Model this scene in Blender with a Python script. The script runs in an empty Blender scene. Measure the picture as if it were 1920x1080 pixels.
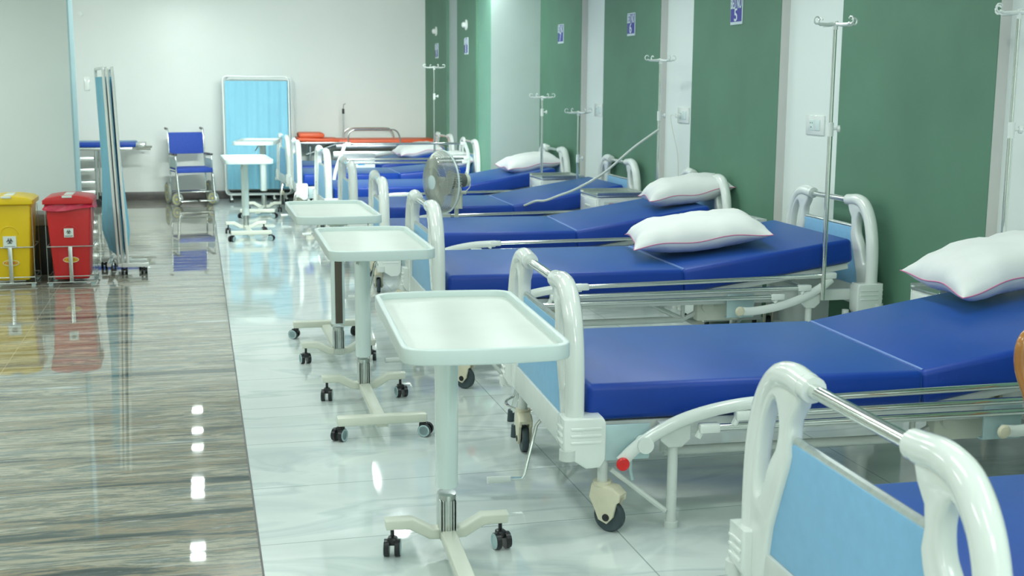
import bpy, bmesh, math, random
from mathutils import Vector, Matrix, Euler
random.seed(7)
C = bpy.context.scene.collection
SC = bpy.context.scene
R = math.radians
PI = math.pi

# ------------------------------------------------------------------ camera
EYE = 1.40
cam_d = bpy.data.cameras.new('camera'); cam = bpy.data.objects.new('camera', cam_d); C.objects.link(cam)
_f, _vx, _vy = 2300.0, 368.0, 155.0
_y = Vector((_vx - 960, 540 - _vy, -_f)).normalized()
_u = Vector((0.0065 * _f, _f, 540 - _vy)); _u = (_u - _y * _u.dot(_y)).normalized()
_x = _y.cross(_u).normalized()
cam.matrix_world = Matrix.Translation((0, 0, EYE)) @ Matrix((_x, _y, _u)).to_4x4()
cam_d.sensor_width = 36; cam_d.lens = 36 * _f / 1920
cam_d.clip_start = 0.05
cam_d.dof.use_dof = True; cam_d.dof.focus_distance = 4.6; cam_d.dof.aperture_fstop = 6.3
SC.camera = cam

# ------------------------------------------------------------------ view and world
SC.view_settings.view_transform = 'Standard'; SC.view_settings.look = 'None'
SC.view_settings.gamma = 1; SC.view_settings.use_curve_mapping = False
SC.view_settings.exposure = 0.10
w = bpy.data.worlds.new('world'); SC.world = w; w.use_nodes = True
w.node_tree.nodes['Background'].inputs[0].default_value = (0.75, 0.95, 0.92, 1)
w.node_tree.nodes['Background'].inputs[1].default_value = 0.3

CEIL = 2.46
def area(name, loc, sx, sy, power, col=(0.90, 1.0, 0.955), rot=(0, 0, 0)):
    d = bpy.data.lights.new(name, 'AREA'); d.shape = 'RECTANGLE'; d.size = sx; d.size_y = sy
    d.energy = power; d.color = col
    o = bpy.data.objects.new(name, d); o.location = loc; o.rotation_euler = rot; C.objects.link(o)
    return o
# added fill lights over beds and aisle, tilted ones brightening the far wall
for j, y in enumerate((0.8, 3.4, 6.0, 8.2)):
    area('ceiling_fill', (2.2, y, CEIL - 0.03), 0.3, 1.2, 15)
    area('ceiling_fill', (0.4, y - 1.2, CEIL - 0.03), 0.3, 1.2, 14)
    area('ceiling_fill', (-2.4, y, CEIL - 0.03), 0.3, 1.2, 30)
for x, p in ((1.5, 30), (0.4, 22)):
    area('far_wall_fill', (x, 9.15, CEIL - 0.12), 0.9, 0.16, p, rot=(R(74), 0, 0)).data.spread = R(92)  # unseen fill added to brighten the far wall
for y in (11.2, 13.2):
    area('ceiling_fill', (-3.0, y, CEIL - 0.05), 0.3, 1.2, 30, rot=(R(25), R(-35), 0))  # added fill for the far end, placed outside the floor reflections
area('ceiling_fill', (0.9, -2.2, CEIL - 0.03), 1.2, 1.2, 62)  # large fill added behind the camera for the near fronts

# ------------------------------------------------------------------ materials
def mat(name, col, rough=0.5, metal=0.0, noise=0.0, nscale=8.0, bump=0.0, bscale=60.0, coat=0.0, spec=0.5, emit=0.0, alpha=1.0):
    m = bpy.data.materials.new(name); m.use_nodes = True
    nt = m.node_tree; b = nt.nodes['Principled BSDF']
    b.inputs['Base Color'].default_value = (*col, 1); b.inputs['Roughness'].default_value = rough
    b.inputs['Metallic'].default_value = metal; b.inputs['Coat Weight'].default_value = coat
    b.inputs['Coat Roughness'].default_value = 0.08
    b.inputs['Specular IOR Level'].default_value = spec
    if emit: b.inputs['Emission Color'].default_value = (*col, 1); b.inputs['Emission Strength'].default_value = emit
    if alpha < 1: b.inputs['Alpha'].default_value = alpha
    tc = nt.nodes.new('ShaderNodeTexCoord')
    if noise:
        n = nt.nodes.new('ShaderNodeTexNoise'); n.inputs['Scale'].default_value = nscale; n.inputs['Detail'].default_value = 4
        nt.links.new(tc.outputs['Object'], n.inputs['Vector'])
        r = nt.nodes.new('ShaderNodeValToRGB')
        r.color_ramp.elements[0].position = 0.3; r.color_ramp.elements[1].position = 0.7
        r.color_ramp.elements[0].color = (*[c * (1 - noise) for c in col], 1)
        r.color_ramp.elements[1].color = (*[min(1, c * (1 + noise)) for c in col], 1)
        nt.links.new(n.outputs['Fac'], r.inputs['Fac']); nt.links.new(r.outputs['Color'], b.inputs['Base Color'])
    if bump:
        n2 = nt.nodes.new('ShaderNodeTexNoise'); n2.inputs['Scale'].default_value = bscale; n2.inputs['Detail'].default_value = 3
        nt.links.new(tc.outputs['Object'], n2.inputs['Vector'])
        bp = nt.nodes.new('ShaderNodeBump'); bp.inputs['Strength'].default_value = bump; bp.inputs['Distance'].default_value = 0.002
        nt.links.new(n2.outputs['Fac'], bp.inputs['Height']); nt.links.new(bp.outputs['Normal'], b.inputs['Normal'])
    return m
M = {}
M['plastic'] = mat('white_plastic', (0.84, 0.89, 0.85), 0.16, noise=0.02, nscale=3, coat=0.5)
M['steelwhite'] = mat('white_enamel', (0.72, 0.77, 0.73), 0.35, noise=0.05, nscale=10)
M['cream'] = mat('cream_plastic', (0.74, 0.70, 0.53), 0.4, noise=0.06, nscale=20)
M['panel'] = mat('pale_blue_laminate', (0.25, 0.53, 0.80), 0.42, noise=0.03, nscale=30, bump=0.08, bscale=500)
M['mattress'] = mat('blue_vinyl', (0.001, 0.043, 0.34), 0.42, noise=0.06, nscale=4, bump=0.15, bscale=300, spec=0.42)
M['mattress'].node_tree.nodes['Principled BSDF'].inputs['Sheen Weight'].default_value = 0.16; M['mattress'].node_tree.nodes['Principled BSDF'].inputs['Sheen Tint'].default_value = (0.38, 0.95, 1, 1)
M['mattress'].node_tree.nodes['Principled BSDF'].inputs['Sheen Roughness'].default_value = 0.5
M['seam'] = mat('pale_blue_seam', (0.16, 0.28, 0.60), 0.45, noise=0.04)
M['chrome'] = mat('chrome', (0.80, 0.82, 0.79), 0.12, 1.0, noise=0.02, nscale=40)
M['steel'] = mat('brushed_steel', (0.62, 0.66, 0.64), 0.3, 1.0, noise=0.08, nscale=60)
M['zinc'] = mat('zinc_plate', (0.50, 0.66, 0.68), 0.4, 0.4, noise=0.05, nscale=12)
M['rubber'] = mat('dark_rubber', (0.05, 0.075, 0.085), 0.5, noise=0.15, nscale=30)
M['black'] = mat('black_plastic', (0.018, 0.02, 0.022), 0.3, noise=0.1, nscale=20)
M['red'] = mat('red_plastic_knob', (0.75, 0.02, 0.02), 0.3, noise=0.03)
M['tray'] = mat('ivory_tray', (0.70, 0.76, 0.70), 0.3, noise=0.03, nscale=5)
M['trayrim'] = mat('ivory_tray_rim', (0.66, 0.77, 0.75), 0.28, noise=0.02, nscale=5)
M['column'] = mat('white_powder_coat', (0.74, 0.86, 0.84), 0.25, noise=0.02, nscale=5, coat=0.3)
M['base'] = mat('ivory_powder_coat', (0.74, 0.77, 0.66), 0.35, noise=0.03, nscale=8)
M['slot'] = mat('dark_brown_slot', (0.10, 0.085, 0.06), 0.5, noise=0.1)
M['pillow'] = mat('white_cotton', (0.84, 0.86, 0.84), 0.85, noise=0.03, nscale=5, bump=0.5, bscale=14)
M['piping'] = mat('pink_piping', (0.65, 0.22, 0.36), 0.7, noise=0.05)
M['wallwhite'] = mat('white_wall_paint', (0.83, 0.90, 0.87), 0.6, noise=0.015, nscale=1.5, bump=0.1, bscale=200)
M['wallfar'] = mat('off_white_wall_paint', (0.76, 0.80, 0.765), 0.65, noise=0.02, nscale=1.2, bump=0.1, bscale=200)
M['beige'] = mat('beige_edge_paint', (0.66, 0.66, 0.63), 0.6, noise=0.02, nscale=3)
M['stepshade'] = mat('shaded_wall_paint', (0.44, 0.53, 0.50), 0.6, noise=0.02, nscale=3)  # shade on the camera-facing wall step, put into its colour
M['green'] = mat('green_wall_panel', (0.112, 0.25, 0.165), 0.62, noise=0.07, nscale=2.2, bump=0.15, bscale=350)
M['greenlight'] = mat('light_green_wall_strip', (0.22, 0.46, 0.34), 0.6, noise=0.03, nscale=3)  # lighter green for the strip where the step begins
M['ceil'] = mat('ceiling_paint', (0.80, 0.80, 0.76), 0.8, noise=0.01, nscale=2)
M['skirt'] = mat('dark_stone_skirting', (0.10, 0.09, 0.085), 0.3, noise=0.25, nscale=9)
M['pillarside'] = mat('bluish_lit_wall', (0.52, 0.72, 0.76), 0.6, noise=0.02)  # bluish light on the pillar's side, put into the colour
M['curtain'] = mat('pale_blue_cloth', (0.27, 0.61, 0.78), 0.8, noise=0.04, nscale=3, bump=0.1, bscale=400)
M['yellow'] = mat('yellow_plastic', (0.80, 0.56, 0.01), 0.35, noise=0.05, nscale=5)
M['redbin'] = mat('red_plastic', (0.58, 0.022, 0.024), 0.32, noise=0.05, nscale=5)
M['bag'] = mat('red_bin_liner', (0.62, 0.03, 0.08), 0.25, noise=0.1, nscale=30, bump=0.6, bscale=40)
M['taupe'] = mat('taupe_plastic', (0.20, 0.18, 0.155), 0.5, noise=0.05)
M['orange'] = mat('orange_vinyl', (0.82, 0.13, 0.045), 0.45, noise=0.04)
M['wood'] = mat('varnished_wood', (0.42, 0.17, 0.035), 0.22, noise=0.2, nscale=9, coat=0.5)
M['blueseat'] = mat('blue_canvas', (0.025, 0.075, 0.42), 0.7, noise=0.05, nscale=40)
M['lemon'] = mat('yellow_wheel_rim', (0.80, 0.68, 0.12), 0.4, noise=0.05)
M['tyre'] = mat('grey_tyre', (0.32, 0.36, 0.33), 0.7, noise=0.1, nscale=40)
M['paper'] = mat('white_label', (0.72, 0.80, 0.76), 0.5, noise=0.02)
M['ink'] = mat('black_ink', (0.02, 0.03, 0.03), 0.5, noise=0.02)
M['redink'] = mat('red_ink', (0.6, 0.08, 0.06), 0.5, noise=0.02)
M['pinkink'] = mat('pink_print', (0.62, 0.30, 0.34), 0.5, noise=0.02)
M['blueink'] = mat('blue_print', (0.10, 0.42, 0.72), 0.5, noise=0.02)
M['signblue'] = mat('sign_blue', (0.035, 0.035, 0.36), 0.4, noise=0.02)
M['signtext'] = mat('sign_white', (0.72, 0.84, 0.86), 0.5, noise=0.02)
M['guard'] = mat('grey_wire', (0.55, 0.58, 0.50), 0.4, 0.3, noise=0.04)
M['blade'] = mat('smoke_grey_blade', (0.42, 0.46, 0.42), 0.3, noise=0.03)
M['fanbody'] = mat('fan_ivory', (0.68, 0.72, 0.60), 0.35, noise=0.02)
M['fangrey'] = mat('fan_motor_grey', (0.12, 0.14, 0.13), 0.5, noise=0.05)
M['tube'] = mat('clear_plastic_tube', (0.62, 0.68, 0.62), 0.25, noise=0.03)
M['bulb'] = mat('lit_diffuser', (0.9, 1.0, 0.97), 0.5, emit=150.0)

# floor materials -----------------------------------------------------------
def tile_floor(name, kind):
    m = bpy.data.materials.new(name); m.use_nodes = True; nt = m.node_tree; N = nt.nodes; L = nt.links
    b = N['Principled BSDF']; tc = N.new('ShaderNodeTexCoord')
    sep = N.new('ShaderNodeSeparateXYZ'); L.new(tc.outputs['Object'], sep.inputs[0])
    def grout(out, off, step, wid):
        a = N.new('ShaderNodeMath'); a.operation = 'SUBTRACT'; L.new(out, a.inputs[0]); a.inputs[1].default_value = off
        d = N.new('ShaderNodeMath'); d.operation = 'DIVIDE'; L.new(a.outputs[0], d.inputs[0]); d.inputs[1].default_value = step
        f = N.new('ShaderNodeMath'); f.operation = 'FRACT'; L.new(d.outputs[0], f.inputs[0])
        s = N.new('ShaderNodeMath'); s.operation = 'SUBTRACT'; L.new(f.outputs[0], s.inputs[0]); s.inputs[1].default_value = 0.5
        ab = N.new('ShaderNodeMath'); ab.operation = 'ABSOLUTE'; L.new(s.outputs[0], ab.inputs[0])
        g = N.new('ShaderNodeMath'); g.operation = 'GREATER_THAN'; L.new(ab.outputs[0], g.inputs[0]); g.inputs[1].default_value = 0.5 - wid / step
        return g.outputs[0]
    gx = grout(sep.outputs[0], 0.14, 1.11, 0.0022); gy = grout(sep.outputs[1], 3.66, 0.545 if kind == 'white' else 1.09, 0.0022)
    mx = N.new('ShaderNodeMath'); mx.operation = 'MAXIMUM'; L.new(gx, mx.inputs[0]); L.new(gy, mx.inputs[1])
    def ramp(stops):
        r = N.new('ShaderNodeValToRGB'); e = r.color_ramp.elements
        while len(e) < len(stops): e.new(0.5)
        for k, (p, c) in enumerate(stops): e[k].position = p; e[k].color = (*c, 1)
        return r
    mp = N.new('ShaderNodeMapping'); L.new(tc.outputs['Object'], mp.inputs[0])
    if kind == 'brown':
        mp.inputs['Scale'].default_value = (0.42, 4.2, 1); mp.inputs['Rotation'].default_value = (0, 0, 0.035)
        n = N.new('ShaderNodeTexNoise'); n.inputs['Scale'].default_value = 2.1; n.inputs['Detail'].default_value = 10; n.inputs['Roughness'].default_value = 0.68; n.inputs['Distortion'].default_value = 0.35
        L.new(mp.outputs[0], n.inputs['Vector'])
        r = ramp([(0.30, (0.05, 0.068, 0.066)), (0.41, (0.12, 0.145, 0.14)), (0.455, (0.36, 0.31, 0.22)), (0.49, (0.16, 0.19, 0.18)), (0.53, (0.48, 0.45, 0.35)), (0.585, (0.17, 0.20, 0.19)), (0.70, (0.66, 0.68, 0.63))])
        L.new(n.outputs['Fac'], r.inputs[0])
        n2 = N.new('ShaderNodeTexNoise'); n2.inputs['Scale'].default_value = 9; n2.inputs['Detail'].default_value = 8; n2.inputs['Roughness'].default_value = 0.7
        mp2 = N.new('ShaderNodeMapping'); L.new(tc.outputs['Object'], mp2.inputs[0]); mp2.inputs['Scale'].default_value = (0.5, 5, 1); mp2.inputs['Rotation'].default_value = (0, 0, 0.08)
        L.new(mp2.outputs[0], n2.inputs['Vector'])
        r2 = ramp([(0.60, (0, 0, 0)), (0.68, (1, 1, 1))]); L.new(n2.outputs['Fac'], r2.inputs[0])
        mm = N.new('ShaderNodeMix'); mm.data_type = 'RGBA'; L.new(r2.outputs[0], mm.inputs[0]); L.new(r.outputs[0], mm.inputs[6]); mm.inputs[7].default_value = (0.52, 0.56, 0.54, 1)
        out = mm.outputs[2]; gc = (0.42, 0.40, 0.33, 1); rough = 0.025
    else:
        mp.inputs['Scale'].default_value = (0.55, 1.5, 1); mp.inputs['Rotation'].default_value = (0, 0, -0.25)
        n = N.new('ShaderNodeTexNoise'); n.inputs['Scale'].default_value = 1.6; n.inputs['Detail'].default_value = 7; n.inputs['Distortion'].default_value = 1.2
        L.new(mp.outputs[0], n.inputs['Vector'])
        r = ramp([(0.3, (0.60, 0.68, 0.67)), (0.48, (0.70, 0.77, 0.75)), (0.53, (0.56, 0.645, 0.64)), (0.6, (0.73, 0.80, 0.78)), (0.8, (0.66, 0.73, 0.72))])
        L.new(n.outputs['Fac'], r.inputs[0]); out = r.outputs[0]; gc = (0.36, 0.43, 0.42, 1); rough = 0.06
    mg = N.new('ShaderNodeMix'); mg.data_type = 'RGBA'; L.new(mx.outputs[0], mg.inputs[0]); L.new(out, mg.inputs[6]); mg.inputs[7].default_value = gc
    L.new(mg.outputs[2], b.inputs['Base Color']); b.inputs['Roughness'].default_value = rough; b.inputs['Specular IOR Level'].default_value = 0.6
    nb = N.new('ShaderNodeTexNoise'); nb.inputs['Scale'].default_value = 2.2; L.new(tc.outputs['Object'], nb.inputs['Vector'])
    bp = N.new('ShaderNodeBump'); bp.inputs['Strength'].default_value = 0.02; bp.inputs['Distance'].default_value = 0.01
    L.new(nb.outputs['Fac'], bp.inputs['Height']); L.new(bp.outputs['Normal'], b.inputs['Normal'])
    return m
M['brownfloor'] = tile_floor('brown_streaked_tile', 'brown')
M['whitefloor'] = tile_floor('white_marble_tile', 'white')

# ------------------------------------------------------------------ mesh helpers
def V(*a): return Vector(a)
class MB:
    def __init__(s): s.bm = bmesh.new()
    def add(s, verts, faces):
        vs = [s.bm.verts.new(v) for v in verts]
        for f in faces:
            try: s.bm.faces.new([vs[i] for i in f])
            except ValueError: pass
        return s
    def box(s, c, size, bev=0.0, rot=None, seg=2):
        t = bmesh.new(); bmesh.ops.create_cube(t, size=1)
        bmesh.ops.scale(t, vec=size, verts=t.verts)
        if bev: bmesh.ops.bevel(t, geom=list(t.edges), offset=min(bev, min(size) * 0.49), segments=seg, affect='EDGES', profile=0.5)
        mt = Matrix.Translation(c)
        if rot is not None: mt = mt @ Euler(rot).to_matrix().to_4x4()
        t.transform(mt); t.verts.index_update()
        s.add([v.co.copy() for v in t.verts], [[v.index for v in f.verts] for f in t.faces]); t.free(); return s
    def b2(s, lo, hi, bev=0.0):
        lo, hi = Vector(lo), Vector(hi)
        return s.box((lo + hi) / 2, hi - lo, bev)
    def tube(s, pts, r, n=10, smooth=0, rs=None, closed=False, flat=None):
        pts = [Vector(p) for p in pts]
        if smooth:
            P = []; m = len(pts)
            rng = range(m) if closed else range(m - 1)
            for i in rng:
                p0 = pts[(i - 1) % m] if closed or i > 0 else pts[0] * 2 - pts[1]
                p1 = pts[i]; p2 = pts[(i + 1) % m]
                p3 = pts[(i + 2) % m] if closed or i + 2 < m else pts[-1] * 2 - pts[-2]
                for k in range(smooth):
                    t = k / smooth
                    P.append(0.5 * ((2 * p1) + (-p0 + p2) * t + (2 * p0 - 5 * p1 + 4 * p2 - p3) * t * t + (-p0 + 3 * p1 - 3 * p2 + p3) * t ** 3))
            if not closed: P.append(pts[-1])
            pts = P
        m = len(pts)
        rad = (lambda i: r) if rs is None else (lambda i: rs[min(len(rs) - 1, int(i / max(1, m - 1) * (len(rs) - 1)))] * (1 - (i / max(1, m - 1) * (len(rs) - 1)) % 1) + rs[min(len(rs) - 1, int(i / max(1, m - 1) * (len(rs) - 1)) + 1)] * ((i / max(1, m - 1) * (len(rs) - 1)) % 1))
        verts = []; up = None
        for i in range(m):
            if closed: d = (pts[(i + 1) % m] - pts[i - 1]).normalized()
            else: d = (pts[min(i + 1, m - 1)] - pts[max(i - 1, 0)]).normalized()
            if up is None: up = Vector((0, 0, 1)) if abs(d.z) < 0.9 else Vector((1, 0, 0))
            a = d.cross(up).normalized(); up = a.cross(d).normalized()
            rr = rad(i)
            for k in range(n):
                th = 2 * PI * k / n
                verts.append(pts[i] + a * math.cos(th) * rr * (flat or 1) + up * math.sin(th) * rr)
        faces = []
        for i in range(m if closed else m - 1):
            j = (i + 1) % m
            for k in range(n):
                l = (k + 1) % n
                faces.append((i * n + k, i * n + l, j * n + l, j * n + k))
        if not closed:
            faces.append(tuple(range(n))[::-1]); faces.append(tuple((m - 1) * n + k for k in range(n)))
        return s.add(verts, faces)
    def cyl(s, p0, p1, r, n=16, r2=None):
        return s.tube([p0, p1], r, n, rs=None if r2 is None else [r, r2])
    def lathe(s, prof, n=24, mtx=None):
        mtx = mtx or Matrix.Identity(4); vs = []; fs = []
        for (r, z) in prof:
            for k in range(n):
                th = 2 * PI * k / n; vs.append(mtx @ Vector((r * math.cos(th), r * math.sin(th), z)))
        for i in range(len(prof) - 1):
            for k in range(n):
                l = (k + 1) % n; fs.append((i * n + k, i * n + l, (i + 1) * n + l, (i + 1) * n + k))
        fs.append(tuple(range(n))[::-1]); fs.append(tuple((len(prof) - 1) * n + k for k in range(n)))
        return s.add(vs, fs)
    def prism(s, loops, thick, bev=0.0, mtx=None, res=2):
        """2D outline(s) with holes, extruded along local z, through a filled curve"""
        cu = bpy.data.curves.new('tmp', 'CURVE'); cu.dimensions = '2D'; cu.fill_mode = 'BOTH'
        cu.extrude = max(0.0001, thick / 2 - bev); cu.bevel_depth = bev; cu.bevel_resolution = res; cu.offset = -bev
        for lp in loops:
            sp = cu.splines.new('POLY'); sp.points.add(len(lp) - 1)
            for k, (x, y) in enumerate(lp): sp.points[k].co = (x, y, 0, 1)
            sp.use_cyclic_u = True
        o = bpy.data.objects.new('tmp', cu); me = bpy.data.meshes.new_from_object(o)
        mtx = mtx or Matrix.Identity(4)
        s.add([mtx @ v.co for v in me.vertices], [list(p.vertices) for p in me.polygons])
        bpy.data.objects.remove(o); bpy.data.curves.remove(cu); bpy.data.meshes.remove(me); return s
    def text(s, body, size, mtx, depth=0.001, align='CENTER', sx=1.0):
        cu = bpy.data.curves.new('tmp', 'FONT'); cu.body = body; cu.size = size; cu.extrude = depth; cu.align_x = align; cu.align_y = 'CENTER'; cu.offset = size * 0.012
        o = bpy.data.objects.new('tmp', cu); me = bpy.data.meshes.new_from_object(o)
        s.add([mtx @ Vector((v.co.x * sx, v.co.y, v.co.z)) for v in me.vertices], [list(p.vertices) for p in me.polygons])
        bpy.data.objects.remove(o); bpy.data.curves.remove(cu); bpy.data.meshes.remove(me); return s
    def build(s, name, m, parent=None, angle=40, loc=None):
        bmesh.ops.remove_doubles(s.bm, verts=s.bm.verts, dist=1e-6)
        bmesh.ops.recalc_face_normals(s.bm, faces=s.bm.faces)
        me = bpy.data.meshes.new(name); s.bm.to_mesh(me); s.bm.free()
        for p in me.polygons: p.use_smooth = True
        me.set_sharp_from_angle(angle=R(angle))
        me.materials.append(M[m] if isinstance(m, str) else m)
        o = bpy.data.objects.new(name, me); C.objects.link(o)
        if parent: o.parent = parent
        if loc: o.location = loc
        return o
def tag(o, label=None, cat=None, group=None, kind=None):
    if label: o['label'] = label
    if cat: o['category'] = cat
    if group: o['group'] = group
    if kind: o['kind'] = kind
    return o
def empty(name, loc, rz=0, label=None, cat=None, group=None):
    o = bpy.data.objects.new(name, None); o.empty_display_size = 0.1; C.objects.link(o)
    o.location = loc; o.rotation_euler = (0, 0, rz)
    return tag(o, label, cat, group)
def copy_tree(o, parent=None):
    c = o.copy(); C.objects.link(c); c.parent = parent
    for ch in o.children: copy_tree(ch, c)
    return c
def struct(name, mb, m, **k): return tag(mb.build(name, m, **k), kind='structure')
YZ = Matrix(((0, 0, 1, 0), (1, 0, 0, 0), (0, 1, 0, 0), (0, 0, 0, 1)))        # (y, z) outline -> extruded along x
XZ = Matrix(((1, 0, 0, 0), (0, 0, -1, 0), (0, 1, 0, 0), (0, 0, 0, 1)))       # (x, z) outline facing -y
FW = Matrix(((0, 0, -1, 0), (-1, 0, 0, 0), (0, 1, 0, 0), (0, 0, 0, 1)))      # text on a wall, facing -x

# ------------------------------------------------------------------ the room
WX, CX, FY, CY, SPLIT = 3.38, 2.82, 15.4, 11.95, 0.14
NY, LX = -3.5, -5.0
struct('floor', MB().b2((LX, NY, -0.1), (SPLIT, FY, 0)), 'brownfloor')
tag(MB().b2((SPLIT, NY, -0.1), (WX, FY, 0)).build('floor', 'whitefloor'), kind='structure')
struct('trim_1', MB().b2((SPLIT - 0.004, NY, -0.02), (SPLIT + 0.002, FY, 0.0012)), 'skirt')
struct('ceiling', MB().b2((LX, NY, CEIL), (WX + 0.2, FY + 0.1, CEIL + 0.1)), 'ceil')
struct('wall_far', MB().b2((LX, FY, -0.1), (WX + 0.2, FY + 0.1, CEIL)), 'wallfar')
struct('wall_right', MB().b2((WX, NY, -0.1), (WX + 0.1, FY, CEIL)), 'wallwhite')
struct('wall_near', MB().b2((LX, NY - 0.1, -0.1), (WX + 0.2, NY, CEIL)), 'wallwhite')
struct('wall_left', MB().b2((LX - 0.1, NY, -0.1), (LX, FY, CEIL)), 'wallwhite')
struct('baseboard_far', MB().b2((LX, FY - 0.015, 0), (CX, FY, 0.10), 0.003), 'skirt')
# wall step towards the far end
struct('wall_step', MB().b2((CX, CY, 0), (WX, FY, CEIL)), 'stepshade')
struct('trim_2', MB().b2((CX - 0.006, CY + 0.002, 0), (CX, CY + 0.55, CEIL)), 'greenlight')
# green panels standing proud of the right wall
PD = 0.055
for (y0, y1) in ((1.2, 2.62), (3.0, 3.98 - 0.01), (4.66, 5.99), (6.71, 8.03), (8.66, 9.96), (10.6, CY)):
    if y0 == 3.0: y0, y1 = 2.62, 3.94
    struct('wall_panel', MB().b2((WX - PD, y0, 0), (WX, y1, CEIL)), 'beige')
    struct('wall_panel', MB().b2((WX - PD - 0.004, y0, 0), (WX - PD, y1, CEIL)), 'green')
for (y0, y1) in ((CY + 0.55, 13.45), (14.05, FY)):
    struct('wall_panel', MB().b2((CX - 0.03, y0, 0), (CX, y1, CEIL)), 'green')
# pillar at the left
PX = -0.925
struct('wall_pillar', MB().b2((LX, 9.95, 0), (PX, 10.3, CEIL)), 'wallwhite')
struct('pillar_lit_side', MB().b2((PX, 9.955, 0), (PX + 0.012, 10.3, CEIL)), 'pillarside')  # thin added sheet, its colour holds the side's bluish light
struct('baseboard_left', MB().b2((LX, 9.935, 0), (PX, 9.95, 0.10), 0.003), 'skirt')

# ceiling downlights ---------------------------------------------------------
def downlight(x, y, where):
    t = empty('ceiling_downlight', (x, y, CEIL), 0, 'small square ceiling downlight ' + where, 'ceiling light', 'square ceiling downlights')
    MB().b2((-0.07, -0.055, -0.012), (0.07, -0.04, 0)).b2((-0.07, 0.04, -0.012), (0.07, 0.055, 0)).b2((-0.07, -0.04, -0.012), (-0.055, 0.04, 0)).b2((0.055, -0.04, -0.012), (0.07, 0.04, 0)).build('frame', 'plastic', t)
    MB().b2((-0.055, -0.04, -0.008), (0.055, 0.04, -0.003)).build('diffuser', 'bulb', t)
for k, yf in enumerate((3.61, 3.69, 4.18, 4.26, 4.34, 4.75, 5.0, 5.32)):
    downlight(-0.12, yf * (EYE + CEIL) / EYE, 'in the row above the brown tiled aisle')
for x, yf in ((0.575, 3.62), (0.575, 3.68), (0.565, 4.19), (0.565, 4.35), (0.97, 4.28)):
    downlight(x * 2.757, yf * 2.757, 'above the row of overbed tables')

# ------------------------------------------------------------------ hospital bed
L = 2.17
def fy(a):
    return math.copysign(abs(a) + (0.03 - 0.018 * max(0, min(1, (abs(a) - 0.3) / 0.158))) * min(1, abs(a) / 0.15), a)
def arc(cx, cy, r, a0, a1, n=8): return [(cx + r * math.cos(R(a0 + (a1 - a0) * k / n)), cy + r * math.sin(R(a0 + (a1 - a0) * k / n))) for k in range(n + 1)]
def smooth2(pts, k=5):
    m = len(pts); P = []
    for i in range(m):
        p0, p1, p2, p3 = [Vector(pts[(i + d) % m]) for d in (-1, 0, 1, 2)]
        for j in range(k):
            t = j / k
            P.append(tuple(0.5 * ((2 * p1) + (-p0 + p2) * t + (2 * p0 - 5 * p1 + 4 * p2 - p3) * t * t + (-p0 + 3 * p1 - 3 * p2 + p3) * t ** 3)))
    return P
ARCH = [(0.455, 0.26), (0.458, 0.40), (0.456, 0.52), (0.440, 0.61), (0.402, 0.69), (0.340, 0.745), (0.270, 0.762), (0.195, 0.757)]
def fz(b):
    return b + 0.018 * max(0, (b - 0.36) / 0.4)
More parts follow.
